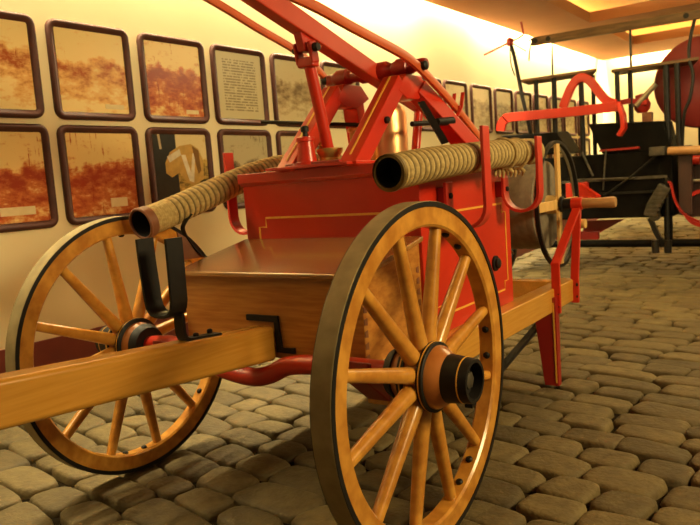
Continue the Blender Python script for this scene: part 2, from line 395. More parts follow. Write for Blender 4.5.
# --- wooden chest in front of the tank
YB = .082
chest = MB().hexa([(-.485,YB,.578),(.485,YB,.578),(.485,YF,.578),(-.485,YF,.578)], [(-.485,YB,.92),(.485,YB,.92),(.485,YF,1.01),(-.485,YF,1.01)]).build('tool_chest', M['wood_box'], cart, bevel=.004)
lid = MB().hexa([(-.51,YB-.03,.916),(.51,YB-.03,.916),(.51,YF-.002,1.012),(-.51,YF-.002,1.012)], [(-.51,YB-.03,.938),(.51,YB-.03,.938),(.51,YF-.002,1.034),(-.51,YF-.002,1.034)]).build('lid', M['wood_lid'], chest, bevel=.006)
for k in range(7):      # dovetail tails, front and back corner of the right side
    for y in (YB+.012, YF-.030):
        zt = .60 + k*.047
        MB().hexa([(.4845,y-.010,zt),(.487,y-.010,zt),(.487,y+.012,zt-.004),(.4845,y+.012,zt-.004)], [(.4845,y-.010,zt+.021),(.487,y-.010,zt+.021),(.487,y+.012,zt+.025),(.4845,y+.012,zt+.025)]).build('dovetail', M['leather'], chest)
# --- black iron bracket round the drawbar end on the chest front
p = [at(247,317,Y=YB-.006), at(276,319,Y=YB-.006), at(280,350,Y=YB-.006), at(295,351,Y=YB-.006)]
MB().strip(p, .012, .024, (0,1,0)).build('drawbar_bracket', M['iron'], cart)
# --- drawbar
def dz(y): return .048 - .0785*(y-.06)
db = MB(); ys = [.074, -.6, -1.9]
prof = []
for y in ys:
    zc = .645 + (.055 - y)*.0785
    prof.append((y, zc, .053, .073))
vs = []; fs = []
for (y, zc, hx, hz) in prof: vs += [(-hx-.003,y,zc-hz),(hx-.003,y,zc-hz),(hx-.003,y,zc+hz),(-hx-.003,y,zc+hz)]
for i in range(2):
    for q in range(4): fs.append((i*4+q, i*4+(q+1)%4, i*4+4+(q+1)%4, i*4+4+q))
fs += [(0,3,2,1),(8,9,10,11)]
db.add(vs, fs).build('drawbar', M['wood_bar'], cart, bevel=.02, segs=4)
# --- black iron fork standing on the drawbar
zt = .645 + (.055+.33)*.0785 + .073
FY = -.40
u = [(-.125,FY,1.13),(-.123,FY,1.05),(-.112,FY,.905)] + [(-.112+.045*(1-math.cos(a)), FY, .905-.055*math.sin(a)) for a in (PI/6,PI/3,PI/2)] + [(-.018,FY,.85)] + [(-.018+.045*math.sin(a), FY, .905-.055*math.cos(a)) for a in (PI/6,PI/3,PI/2)] + [(.030,FY,1.05),(.030,FY,1.13)]
fork = MB().strip(u, .075, .012, (0,1,0)).build('hose_fork', M['iron'], cart, bevel=.002)
MB().strip([(-.002,FY+.02,.853),(-.002,FY+.02,zt+.035),(-.002,FY+.028,zt+.012),(-.002,FY+.045,zt+.004),(-.002,FY+.20,zt-.010)], .045, .014, (1,0,0)).build('foot', M['iron'], fork)
for y in (.09, .16): MB().lathe([(0,.011),(.012,.011),(.016,.006),(.016,0)], (-.002,FY+y,zt+.004), 'Z', 10).build('bolt', M['iron'], fork)
# --- red tank
tank = MB().box(-XT, XT, YF, YR, .578, 1.31).build('tank', M['red'], cart, bevel=.005)
rim = MB()
rim.lathe([(0,0)], n=3) if 0 else None
rim.hexa([(-XT-.004,YF-.004,1.295),(XT+.004,YF-.004,1.295),(XT+.004,YR+.004,1.295),(-XT-.004,YR+.004,1.295)], [(-XT-.018,YF-.018,1.312),(XT+.018,YF-.018,1.312),(XT+.018,YR+.018,1.312),(-XT-.018,YR+.018,1.312)])
rim.box(-XT-.018, XT+.018, YF-.018, YR+.018, 1.312, 1.357)
rim.build('rim', M['red'], tank, bevel=.004)
def pin(pts, ref, nm='pinstripe'):
    MB().strip(pts, .003, .007, ref, closed=True).build(nm, M['yellow'], tank, smooth=False)
def notched(a0, a1, b0, b1, n=.045):
    return [(a0+n,b0),(a1-n,b0),(a1-n,b0+n),(a1,b0+n),(a1,b1-n),(a1-n,b1-n),(a1-n,b1),(a0+n,b1),(a0+n,b1-n),(a0,b1-n),(a0,b0+n),(a0+n,b0+n)]
pin([(XT+.001, a, b_) for a, b_ in notched(YF+.09, YR-.07, .66, 1.115)], (1,0,0))
pin([(a, YF-.001, b_) for a, b_ in notched(-XT+.09, XT-.09, .66, 1.135)], (0,1,0))
MB().lathe([(0,.04),(.010,.04),(.012,.033),(.012,.026),(.024,.026),(.028,.02),(.028,0)], (XT,1.29,.815), 'X', 20).build('drain_cap', M['iron'], tank)
# --- platform plate, valve, gland, piston rod
MB().box(-.27, .20, YF-.085, .86, 1.3575, 1.372).build('top_plate', M['red'], cart, bevel=.003)
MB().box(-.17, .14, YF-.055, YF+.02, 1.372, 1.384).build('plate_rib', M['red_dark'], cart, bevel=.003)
valve = MB().lathe([(0,.055),(.012,.055),(.016,.046),(.06,.041),(.105,.036),(.108,.043),(.125,.043),(.128,.036),(.128,0)], (-.062,.515,1.372), 'Z', 24).build('valve_cup', M['red'], cart)
MB().lathe([(.126,.012),(.15,.012),(.153,.019),(.172,.019),(.178,.013),(.178,0)], (-.062,.515,1.372), 'Z', 16).build('knob', M['iron'], valve)
gl = MB().lathe([(0,.058),(.01,.058),(.012,.05),(.028,.046),(.045,.055),(.06,.062),(.070,.062),(.072,.05),(.066,.034),(.066,0)], (0,.612,1.372), 'Z', 28).build('gland_cup', M['brass'], cart)
MB().lathe([(.015,.0),(.015,.0475),(.02,.0485),(.024,.0475),(.024,0)], (0,.612,1.372), 'Z', 28).build('ring', M['brass'], gl)
rod = MB().tube([(0,.612,1.40),(0,.60,1.45),(0,.505,1.82),(0,.497,1.85)], .027, 18, ref=(1,0,0)).build('piston_rod', M['red'], cart)
# clevis on the lever
cl = MB()
for sg in (-1,1):
    cl.strip([(sg*.040,.496,1.815),(sg*.040,.490,1.85),(sg*.040,.482,1.885),(sg*.040,.476,1.91)], .052, .020, (0,1,0))
cl.box(-.045,.045,.470,.522,1.80,1.845)
clev = cl.build('clevis', M['red'], rod, bevel=.008)
MB().lathe([(-.066,0),(-.066,.014),(-.058,.016),(-.050,.016),(-.050,.011),(.050,.011),(.050,.019),(.058,.020),(.074,.017),(.074,0)], (0,.484,1.880), 'X', 12).build('pin', M['iron'], clev)
MB().hexa([(-.022,.455,1.865),(.022,.455,1.865),(.022,.515,1.865),(-.022,.515,1.865)], [(-.022,.43,1.95),(.022,.43,1.95),(.022,.53,1.93),(-.022,.53,1.93)]).build('lever_lug', M['red'], clev, bevel=.006)
# second pump cylinder, air vessel
MB().lathe([(0,.115),(.012,.115),(.016,.105),(.25,.105),(.285,.096),(.31,.06),(.322,.025),(.324,0)], (.02,1.10,1.357), 'Z', 36).build('air_vessel', M['copper'], cart)
MB().lathe([(0,.05),(.02,.05),(.022,.033),(.17,.033),(.175,.042),(.19,.042),(.195,.03),(.195,0)], (-.06,.93,1.357), 'Z', 24).build('brass_cylinder', M['brass'], cart)
MB().lathe([(0,.05),(.02,.05),(.022,.03),(.11,.03),(.115,.04),(.13,.04),(.135,.02),(.135,0)], (-.15,.78,1.357), 'Z', 24).build('brass_cylinder', M['brass'], cart)
gl2 = MB().lathe([(0,.058),(.01,.058),(.012,.05),(.028,.046),(.06,.062),(.070,.062),(.072,.05),(.066,.03),(.066,0)], (0,1.42,1.357), 'Z', 28).build('gland_cup', M['brass'], cart)
MB().tube([(0,1.42,1.40),(0,1.5,1.69)], .025, 16, ref=(1,0,0)).build('piston_rod', M['red'], cart)
# --- A frames with the bearing
ZP, YA = 1.80, 1.04
for sg in (-1, 1):
    X = sg*.182-.012; hw = .046
    def leg(p0, p1, wd, x0, x1):
        """board from foot to head; wd = width across in the Y/Z plane"""
        d_ = Vector((0, p1[0]-p0[0], p1[1]-p0[1])).normalized(); n_ = Vector((0, -d_.z, d_.y))*wd/2
        a, bq = Vector((x0,*p0)), Vector((x1,*p1)); e = Vector((hw,0,0))
        return [a-e-n_, a+e-n_, a+e+n_, a-e+n_], [bq-e-n_, bq+e-n_, bq+e+n_, bq-e+n_]
    fr = MB(); fr.hexa(*leg((.530,1.34),(.955,1.745),.085,X,X)); 
    f1 = fr.build('frame_leg', M['red'], cart, bevel=.006)
    d_ = Vector((0,.42,.415)).normalized(); n_ = Vector((0,-d_.z,d_.y))
    a = Vector((X,.560,1.372)) + n_*.0435; bq = Vector((X,.945,1.740)) + n_*.0435
    MB().strip([a, bq], .010, .003, (1,0,0)).build('stripe', M['yellow'], f1, smooth=False)
    fr = MB(); fr.hexa(*leg((1.47,1.35),(1.13,1.735),.095,X+sg*.20,X+sg*.01))
    fr.build('frame_leg', M['red'], cart, bevel=.006)
    hd = MB(); o_ = 1.03
    hd.add([(x,y,z) for x in (X-hw-.002,X+hw+.002) for (y,z) in ((.905,1.70),(.985,1.785),(1.14,1.785),(1.215,1.72),(1.10,1.665),(.99,1.665))], [(0,1,2,3,4,5),(11,10,9,8,7,6)]+[(i,(i+1)%6,6+(i+1)%6,6+i) for i in range(6)])
    hd.build('frame_head', M['red'], cart, bevel=.006)
    MB().box(X-.05, X+.05, .44+.06, .66, 1.3575, 1.372).build('frame_foot', M['red'], cart, bevel=.003)
    MB().box(X+sg*.20-.06, X+sg*.20+.06, 1.36, YR+.015, 1.357, 1.38).build('frame_foot', M['red'], cart, bevel=.003)
    MB().lathe([(0,.016),(.014,.016),(.020,.01),(.02,0)], (X+hw,.775,1.555), 'X', 12).build('bolt', M['iron'], cart)
    MB().lathe([(-.06,0),(-.06,.03),(-.05,.036),(-.035,.036),(-.03,.045),(.03,.045),(.035,.036),(.05,.036),(.06,.03),(.06,0)], (X,YA+.01,1.825), 'X', 24).build('bearing', M['red_dark'], cart)
MB().lathe([(-.30,0),(-.30,.026),(-.285,.03),(-.1,.032),(-.075,.046),(-.058,.046),(.058,.046),(.075,.046),(.1,.032),(.285,.03),(.30,.026),(.30,0)], (0,YA+.01,1.825), 'X', 24).build('pivot_shaft', M['red_dark'], cart)
# --- main lever (rocking beam) and side bars
def leverZ(y): return 1.822 + (1.02-y)*.29
lv = MB(); vs = []; fs = []
sect = [(-1.0,.050,.032),(.3,.048,.034),(1.02,.044,.036),(1.72,.036,.030)]
for (y, hz, hx) in sect:
    z = leverZ(y); vs += [(-hx,y,z-hz),(hx,y,z-hz),(hx,y,z+hz),(-hx,y,z+hz)]
for i in range(len(sect)-1):
    for q in range(4): fs.append((i*4+q, i*4+(q+1)%4, i*4+4+(q+1)%4, i*4+4+q))
e = 4*(len(sect)-1); fs += [(0,3,2,1),(e,e+1,e+2,e+3)]
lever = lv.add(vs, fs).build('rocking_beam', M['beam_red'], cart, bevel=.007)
MB().tube([(-.75,-.95,leverZ(-.95)+.02),(.75,-.95,leverZ(-.95)+.02)], .024, 16, ref=(0,0,1)).build('pump_handle', M['wood_grip'], lever)
rightbar = [(.30,-.95,2.09),(.29,-.4,2.02)] + [tuple(at(*q, X=.285)) for q in ((304,1),(350,26),(384,44),(397,51),(408,58),(419,67.5),(436,85),(452,103),(476,133),(487,147))]
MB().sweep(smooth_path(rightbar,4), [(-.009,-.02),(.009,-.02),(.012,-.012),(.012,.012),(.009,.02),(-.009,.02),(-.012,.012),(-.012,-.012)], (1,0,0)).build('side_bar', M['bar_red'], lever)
leftbar = [(-.315,-.95,2.40),(-.31,-.2,2.222),(-.31,.272,2.105),(-.31,.538,2.03),(-.31,.82,1.955),(-.31,1.0,1.87),(-.31,1.1,1.80),(-.31,1.35,1.66),(-.31,1.75,1.44)]
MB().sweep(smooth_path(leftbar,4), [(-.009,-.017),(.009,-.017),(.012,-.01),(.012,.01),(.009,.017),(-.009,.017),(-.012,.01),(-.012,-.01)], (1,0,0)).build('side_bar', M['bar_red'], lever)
for sg in (-1,1):
    MB().lathe([(-.03,0),(-.03,.016),(.012,.022),(.03,.022),(.036,.012),(.036,0)], (sg*.287,YA+.0,1.825) if sg < 0 else tuple(at(421,66,X=.287)), 'X', 12, sign=sg).build('end_bolt', M['iron'], lever)
# clevis hooking the rear of the right side bar
ck = MB(); q0 = at(457,108,X=.285)
ck.strip([q0+Vector((.024,-.06,-.05)), q0+Vector((.024,.0,0)), q0+Vector((.024,.03,.08))], .02, .008, (1,0,0)).strip([q0+Vector((-.024,-.06,-.05)), q0+Vector((-.024,.0,0)), q0+Vector((-.024,.03,.08))], .02, .008, (1,0,0))
ck.box(.261,.309,q0.y-.015,q0.y+.012,q0.z-.01,q0.z+.01)
ck.build('bar_clevis', M['red'], cart, bevel=.002)
# thin black linkage rod through the frames, black strap, black grip
MB().tube([at(262,122,Y=.80), at(310,123.5,Y=.84), at(364,125,Y=.90)], .010, 10, ref=(0,0,1)).build('linkage_rod', M['iron'], cart)
MB().tube([at(412,124,X=.24), at(445,122,X=.27)], .013, 10, ref=(0,0,1)).build('latch_rod', M['iron'], cart)
MB().tube([at(437,122,X=.28), at(452,121,X=.30)], .024, 12, ref=(0,0,1), scales=[.8,1]).build('latch_grip', M['iron'], cart)
MB().strip([at(421,102,X=.27), at(433,122,X=.345), at(445,143,X=.43)], .035, .008, (0,.7,.7)).build('stay_strap', M['iron'], cart)
# --- hose hooks, U-shaped red iron on the tank sides
def hook(sg, Y, zin, zout, zb, xin=.545, xout=.728):
    r = (xout-xin)/2; cx = (xin+xout)/2
    pts = [(sg*xin, Y, zin)] + [(sg*x, Y, z) for x, z in arc(cx, zb+r, r, 180, 360, 10)] + [(sg*xout, Y, zout)]
    h = MB().strip(pts, .066, .016, (0,1,0)).build('hose_hook', M['hook'], cart, bevel=.003)
    MB().box(*(sorted((sg*XT, sg*(xin+.004)))), Y-.02, Y+.02, zin-.10, zin-.02).build('spacer', M['red_dark'], h)
    MB().lathe([(0,.013),(.008,.013),(.012,.006),(.012,0)], (sg*(xin+.008),Y,zin-.06), 'X', 10, sign=sg).build('bolt', M['iron'], h)
hook(1, .72, 1.25, 1.475, 1.05)
hook(-1, .69, 1.25, 1.481, 1.05)
hook(1, 1.36, 1.25, 1.44, 1.075)
hook(-1, 1.36, 1.25, 1.44, 1.075)
# --- rear leg and stay
LX = .535
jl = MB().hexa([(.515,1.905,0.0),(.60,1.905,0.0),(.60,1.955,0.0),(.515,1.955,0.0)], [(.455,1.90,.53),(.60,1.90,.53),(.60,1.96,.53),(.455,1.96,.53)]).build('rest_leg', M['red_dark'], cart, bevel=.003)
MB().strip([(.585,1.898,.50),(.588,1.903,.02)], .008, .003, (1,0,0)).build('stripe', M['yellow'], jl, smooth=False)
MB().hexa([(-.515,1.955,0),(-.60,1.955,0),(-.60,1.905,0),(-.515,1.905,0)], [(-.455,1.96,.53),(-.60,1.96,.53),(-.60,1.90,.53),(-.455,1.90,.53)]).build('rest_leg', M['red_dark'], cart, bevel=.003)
MB().strip([(.45,1.0,.14),(.45,1.49,.234),(.45,2.02,.34),(.45,2.06,.36),(.45,2.07,.45)], .04, .02, (1,0,0)).build('iron_stay', M['iron'], cart)
# --- hose reel on the rear of the chassis
RC = Vector((0, 2.41, 1.045)); RX = .47
sup = []
for sg in (-1, 1):
    x = sg*.590
    st = MB(); st.strip([(x,1.95,.43),(x,1.95,.72),(x,2.40,1.02),(x,2.415,1.06)], .05, .022, (1,0,0))
    st.strip([(x+sg*.0,2.30,.43),(x,2.31,.60),(x,2.415,1.06)], .05, .022, (1,0,0))
    o = st.build('reel_support', M['red'], cart, bevel=.004)
    MB().lathe([(-.035,0),(-.035,.04),(.035,.04),(.035,0)], (x,RC.y,RC.z), 'X', 20).build('bearing', M['red'], o, bevel=.004)
    for (yy, zz) in ((1.95,.47),(1.95,.545),(2.30,.47),(2.30,.545)):
        MB().lathe([(0,.012),(.008,.012),(.012,.006),(.012,0)], (x+sg*.011,yy,zz), 'X', 10, sign=sg).build('bolt', M['iron'], o)
reel = MB().lathe([(-RX,.06),(RX,.06)], (0,RC.y,RC.z), 'X', 32).build('hose_reel', M['wood_reel'], cart)
MB().tube([(-.66,RC.y,RC.z),(.66,RC.y,RC.z)], .02, 14, ref=(0,0,1)).build('reel_axle', M['iron'], reel)
for sg in (-1,1):
    x = sg*RX
    MB().lathe([(x-.012,.385),(x+.012,.385),(x+.012,.405),(x-.012,.405)], (0,RC.y,RC.z), 'X', 72, closed=True).build('flange_hoop', M['iron'], reel)
    MB().lathe([(x-.022,.365),(x-.012,.365),(x-.012,.392),(x-.022,.392)], (0,RC.y,RC.z), 'X', 72, closed=True).build('inner_hoop', M['steel'], reel)
    MB().box(x-.008, x+.012, RC.y-.03, RC.y+.03, RC.z-.385, RC.z+.385).build('flange_board', M['wood_reel'], reel, bevel=.003)
    MB().box(x-.012, x+.008, RC.y-.385, RC.y+.385, RC.z-.03, RC.z+.03).build('flange_board', M['wood_reel'], reel, bevel=.003)
MB().lathe([(-.40,.12),(-.40,.27)]+[(-.40+.8*i/16+dx, rr) for i in range(16) for dx, rr in ((.0,.283),(.025,.287),(.045,.283))]+[(.40,.27),(.40,.12)], (0,RC.y,RC.z), 'X', 40).build('wound_hose', M['canvas'], reel)
MB().lathe([(.615,0),(.615,.028),(.63,.033),(.70,.030),(.81,.035),(.825,.03),(.825,0)], (0,RC.y,RC.z), 'X', 20).build('reel_grip', M['wood_grip'], reel)
MB().lathe([(.485,0),(.485,.05),(.50,.05),(.505,.035),(.56,.035),(.56,0)], (0,RC.y,RC.z), 'X', 16).build('reel_boss', M['iron'], reel)
MB().lathe([(-.02,0),(-.02,.03),(.03,.03),(.03,0)], (.60,RC.y+.03,RC.z-.13), 'X', 16).build('wooden_peg', M['wood_reel'], reel)

# ------------------------------------------------------------------ the two suction hoses (they lie in the hooks)
def hose(path, r, pitch, plain0, name, label):
    """a rope-bound suction hose: ridged tube with an open front end"""
    P = smooth_path(path, 16)
    # resample by length
    L = [0]
    for a, b_ in zip(P, P[1:]): L.append(L[-1] + (b_-a).length)
    def pt(s_):
        s_ = max(0, min(L[-1], s_))
        for i in range(len(L)-1):
            if L[i+1] >= s_: t = (s_-L[i])/max(1e-9, L[i+1]-L[i]); return P[i].lerp(P[i+1], t)
        return P[-1]
    S = []; sc_ = []
    s_ = 0; n = int(L[-1]/(pitch/12))
    for i in range(n+1):
        s_ = L[-1]*i/n; S.append(pt(s_)); ph = (s_/pitch) % 1
        rdg = .90 + .115*abs(math.sin(PI*ph))**.8
        if s_ < plain0: rdg = 1.0 + .008*math.sin(2*PI*s_/.012)
        if s_ > L[-1]-.03: rdg = .98
        sc_.append(rdg)
    root = empty(name, P[0])
    tag(root, label, 'hose', 'rope-bound suction hoses')
    k = Vector(P[0])
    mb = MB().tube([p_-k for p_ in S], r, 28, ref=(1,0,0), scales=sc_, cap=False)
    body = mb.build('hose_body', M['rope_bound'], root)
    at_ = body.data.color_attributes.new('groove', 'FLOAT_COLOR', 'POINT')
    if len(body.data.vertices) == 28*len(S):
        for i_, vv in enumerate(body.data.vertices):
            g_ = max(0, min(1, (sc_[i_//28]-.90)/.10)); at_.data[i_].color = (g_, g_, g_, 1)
    # open bore and end ring
    t = (S[1]-S[0]).normalized()
    MB().tube([S[0]-k-t*.001, S[0]-k+t*.10], r*.80, 28, ref=(1,0,0), cap=False).build('bore', M['hose_in'], root)
    MB().tube([S[0]-k+t*.10, S[0]-k+t*.102], r*.82, 28, ref=(1,0,0)).build('bore_end', M['hose_in'], root)
    return root, S, k, t
RH = [(.637,.085,1.303),(.637,.4,1.328),(.637,.72,1.345),(.637,1.1,1.362),(.637,1.36,1.369),(.637,1.53,1.372)]
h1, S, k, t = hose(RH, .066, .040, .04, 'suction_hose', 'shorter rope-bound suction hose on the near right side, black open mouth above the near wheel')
# ring at the mouth
MB().sweep([S[0]-k-t*.006, S[0]-k+t*.02], [(.067*math.cos(2*PI*i/28), .067*math.sin(2*PI*i/28)) for i in range(28)], (1,0,0), cap=False).build('mouth_ring', M['old_brass'], h1)
MB().lathe([(-.006,.055),(.0,.0685),(.016,.0685),(.016,.055)], S[0]-k, 'Y', 28, closed=True).build('mouth_ring', M['old_brass'], h1)
MB().lathe([(0,.062),(.012,.062),(.015,.02),(.015,0)], S[-1]-k-Vector((0,.004,0)), 'Y', 28).build('end_plug', M['rope'], h1)
for yy in (1.12, 1.27):     # frayed rope ties hanging below
    o_ = Vector((.637, yy, 1.36))-k
    MB().sweep([o_+Vector((.072*math.cos(a), 0, .072*math.sin(a))) for a in [2*PI*i/24 for i in range(24)]], [(.008*math.cos(2*PI*i/8), .008*math.sin(2*PI*i/8)) for i in range(8)], (0,1,0), closed=True).build('rope_tie', M['rope'], h1)
    for j in range(5):
        dx = -.03 + .015*j
        MB().tube([o_+Vector((dx,0,-.066)), o_+Vector((dx*1.2+.004,.008*(j-2),-.085)), o_+Vector((dx*.9,.014*(j-2),-.10-.006*(j%3)))], .008, 8, ref=(1,0,0), scales=[1,1.1,.6]).build('rope_end', M['rope'], h1)
LH = [(-.64,.035,1.166),(-.64,.2,1.205),(-.64,.45,1.272),(-.638,.69,1.335),(-.637,.95,1.385),(-.637,1.2,1.40),(-.637,1.36,1.395),(-.637,1.6,1.385)]
h2, S, k, t = hose(LH, .068, .036, .14, 'suction_hose', 'longer rope-bound suction hose on the far left side, drooping over the far wheel')
MB().tube([S[0]-k-t*.03, S[0]-k+t*.006, S[0]-k+t*.012], .073, 28, ref=(1,0,0), cap=False).build('end_collar', M['leather'], h2)
MB().tube([S[0]-k-t*.028, S[0]-k+t*.02], .062, 28, ref=(1,0,0), cap=False).build('collar_lining', M['hose_in'], h2)
for (a, bq) in ((.060,.076),):
    ring = [S[0]-k-t*.03, S[0]-k-t*.034]
    MB().sweep([S[0]-k-t*.03 + (Vector((1,0,0))*math.cos(th)+Vector((0,-t.z,t.y))*math.sin(th))*.069 for th in [2*PI*i/28 for i in range(28)]], [(.007*math.cos(2*PI*i/8), .007*math.sin(2*PI*i/8)) for i in range(8)], t, closed=True).build('collar_edge', M['leather'], h2)
# black strap hanging under it with a leather flap
o_ = at(178,228,X=-.60)-k
st = [at(192,212,X=-.60)-k, at(185,222,X=-.58)-k, at(183,230,X=-.57)-k, at(190,243,X=-.57)-k, at(200,254,X=-.56)-k, at(212,259,X=-.55)-k]
MB().strip(smooth_path(st,4), .024, .006, (1,0,0)).build('strap', M['iron'], h2)
fl = [at(176,232,X=-.58)-k, at(186,238,X=-.575)-k, at(203,257,X=-.57)-k, at(183,260,X=-.58)-k]
MB().add([p_+Vector((dx,0,0)) for dx in (0,.008) for p_ in fl], [(0,1,2,3),(7,6,5,4)]+[(i,(i+1)%4,4+(i+1)%4,4+i) for i in range(4)]).build('leather_flap', M['leather'], h2, bevel=.002)

# ------------------------------------------------------------------ framed pictures on the left wall
def rrect(w_, h_, r_, n=6):
    out = []
    for (cx, cz, a0) in ((w_/2-r_, h_/2-r_, 0), (-w_/2+r_, h_/2-r_, 90), (-w_/2+r_, -h_/2+r_, 180), (w_/2-r_, -h_/2+r_, 270)):
        for i in range(n+1):
            a = math.radians(a0+90*i/n); out.append((cx+r_*math.cos(a), cz+r_*math.sin(a)))
    return out
def frame_mesh(w_, h_):
    rings = []
    for (ins, y) in ((0,0),(0,-.020),(.006,-.029),(.016,-.033),(.030,-.030),(.042,-.020),(.048,-.016),(.048,-.006)):
        rings.append([(x, y, z) for x, z in rrect(w_-2*ins, h_-2*ins, max(.012, .062-ins*1.0))])
    mb = MB(); k_ = len(rings[0]); vs = [v for r_ in rings for v in r_]; fs = []
    for i in range(len(rings)-1):
        for q in range(k_): fs.append((i*k_+q, i*k_+(q+1)%k_, (i+1)*k_+(q+1)%k_, (i+1)*k_+q))
    return mb.add(vs, fs)
def picture(yl, row, style, label, seed, card=None, wd=.600):
    z0_, z1_ = ((1.800,2.415), (1.132,1.765))[row]
    h_ = z1_-z0_; yc = yl+wd/2; zc = (z0_+z1_)/2
    root = empty('framed_picture', (wx(yc), yc, zc), PI/2-WYAW); tag(root, label, 'picture frame', 'framed pictures on the left wall')
    frame_mesh(wd, h_).build('frame', M['frame'], root)
    mt = text_mat() if style == 'text' else print_mat('old_print', seed, style)
    iw, ih = wd-.094, h_-.094
    pr = MB().box(-iw/2, iw/2, -.010, -.004, -ih/2, ih/2).build('photo_print', mt, root, smooth=False)
    if card:
        cx, cz, cw, ch = card
        MB().box(cx-cw/2, cx+cw/2, -.0125, -.0095, cz-ch/2, cz+ch/2).build('caption_card', M['card'], root, smooth=False)
    if style == 'gold':
        def patch(pts, col, dep):
            mm = noise_mat('patch_colour', tuple(c*.8 for c in col), col, 25, .3)
            MB().add([(x*iw,-.0105-dep,z*ih) for x, z in pts], [tuple(range(len(pts)))]).build('print_patch', mm, pr, smooth=False)
        patch([(-.5,-.5),(-.08,-.5),(-.08,.5),(-.5,.5)], (.028,.026,.022), 0)
        patch([(-.30,.12),(-.2,.26),(-.02,.34),(.2,.37),(.34,.30),(.42,.12),(.40,-.12),(.2,-.2),(.08,-.16),(-.06,-.02),(-.2,-.08),(-.30,-.02)], (.58,.36,.09), .0005)
        patch([(-.26,.2),(-.02,.30),(0,.22),(-.22,.12)], (.72,.66,.48), .001)
        patch([(.0,.22),(.08,.22),(.16,-.02),(.22,.24),(.27,.24),(.2,-.16),(.12,-.14)], (.78,.72,.55), .001)
        patch([(.22,.34),(.34,.28),(.36,.0),(.3,-.05),(.26,.12)], (.22,.11,.025), .0012)
        patch([(-.4,.5),(-.36,.5),(-.34,.3),(-.38,.3)], (.6,.5,.3), .001)
    return root
U = 'dark-framed '
picture(-.098, 0, 'sepia', U+'sepia landscape photograph, leftmost of the upper row', 1)
picture(.576, 0, 'sepia', U+'sepia photograph of a wide valley, second from left in the upper row', 2, (.14,-.215,.14,.03))
picture(1.256, 0, 'red', U+'deep red-brown photograph, upper row left of the typed sheet', 3, (.14,-.225,.12,.03))
picture(1.930, 0, 'text', U+'pale sheet of typed lines, upper row left of the piston rod', 4)
picture(2.61, 0, 'pale', U+'pale photograph, upper row behind the pump piston rod', 5)
picture(3.29, 0, 'pale', U+'pale photograph, upper row behind the pump pivot shaft', 6)
picture(-.09, 1, 'red', U+'reddish photograph, leftmost of the lower row', 7, (.05,-.2,.22,.05))
picture(.572, 1, 'red', U+'red photograph of bare trees, lower row just above the far wheel', 8, (.10,-.19,.13,.06))
picture(1.245, 1, 'gold', U+'colour photograph of a golden helmet, lower row', 9)
picture(1.93, 1, 'grey', U+'grey photograph, lower row behind the far red hose hook', 10)
picture(2.61, 1, 'pale', U+'pale photograph, lower row behind the red valve cup', 11)
def ypix(px, py):       # where a pixel column meets the left wall
    d_ = CF + CR*((px-350)/FPX) - CU*((py-262.5)/FPX)
    t_ = (-2.07 - .025*.47 - CO.x + .025*CO.y)/(d_.x - .025*d_.y); return (CO + d_*t_).y
fy = [ypix(x, 85) for x in (416, 442.3, 469.3, 493, 513.5, 531.5, 547.5, 562, 576)]
places = ['right of the curved red lever bar', 'second to the right of the curved red lever bar', 'third to the right of the curved red lever bar', 'just left of the thin standpipe', 'just behind the thin standpipe', 'behind the left plank bench, nearest the standpipe', 'behind the left plank bench, second from the standpipe', 'behind the red arch of the wagon', 'last of the row before the far corner']
for i, y in enumerate(fy):
    nxt = fy[i+1] if i+1 < len(fy) else y+.75
    wd_ = min(.60, (nxt-y)*.9)
    picture(y, 0, ('grey','pale','pale','pale','grey','pale','grey','pale','pale')[i], U+'pale photograph, upper row, '+places[i], 20+i, wd=wd_)
    if i >= 4: picture(y, 1, ('grey','pale','pale','grey','pale')[i-4], U+'yellowed photograph, lower row, '+places[i], 40+i, wd=wd_)

# ------------------------------------------------------------------ the black fire wagon behind (stands along X at Y = 6.5)
YW = 6.5
def A(px, py, dy=0): return at(px, py, Y=YW+dy)
wagon = tag(empty('fire_wagon', (-.3, YW, 0)), 'black antique fire wagon with plank benches on iron posts, behind the pump', 'fire wagon')
wo = Vector((-.3, YW, 0))
class W(MB):
    def build(s, name, mat, parent=None, **kw):
        s.v = [tuple(Vector(v)-wo) for v in s.v]; return MB.build(s, name, mat, parent or wagon, **kw)
bed = W().box(-1.55, .42, YW, YW+.85, .64, 1.40).build('wagon_body', M['black'], bevel=.02)
W().box(-1.5, .36, YW-.02, YW+.0, 1.08, 1.11).build('body_rail', M['iron_grey'], bed)
W().box(-1.5, .36, YW-.03, YW+.0, .92, .945).build('body_rail', M['iron'], bed)
W().tube([A(577,180,-.05), A(635,178,-.05)], .014, 10, ref=(0,0,1)).build('body_rail', M['iron_grey'], bed)
W().tube([A(660,152,-.06), A(632,176,-.06), A(604,196,-.04)], .012, 8, ref=(0,1,0)).build('brace_rod', M['iron'], bed)
W().tube([A(582,152,-.06), A(593,176,-.04)], .014, 8, ref=(0,1,0)).build('brace_rod', M['iron_grey'], bed)
W().tube([A(606,150,-.06), A(603,190,-.03)], .010, 8, ref=(0,1,0)).build('brace_rod', M['iron_grey'], bed)
# seats: black open trays with raked ends
def tray(c, name='seat_tray'):
    a, b_, c_, d__ = [A(*q) for q in c]; dy = Vector((0,.48,0)); up = Vector((0,0,.02))
    return W().hexa([d__, c_, c_+dy, d__+dy], [a, b_, b_+dy+up, a+dy+up]).build(name, M['black'], bevel=.015)
tray([(588,124),(664,121),(672,151),(602,154)])
tray([(500,136),(556,132),(570,153),(514,156)])
W().box(A(600,150).x, A(640,150).x, YW-.04, YW-.0, 1.425, 1.45).build('seat_trim', M['red_dark'], bevel=.004)
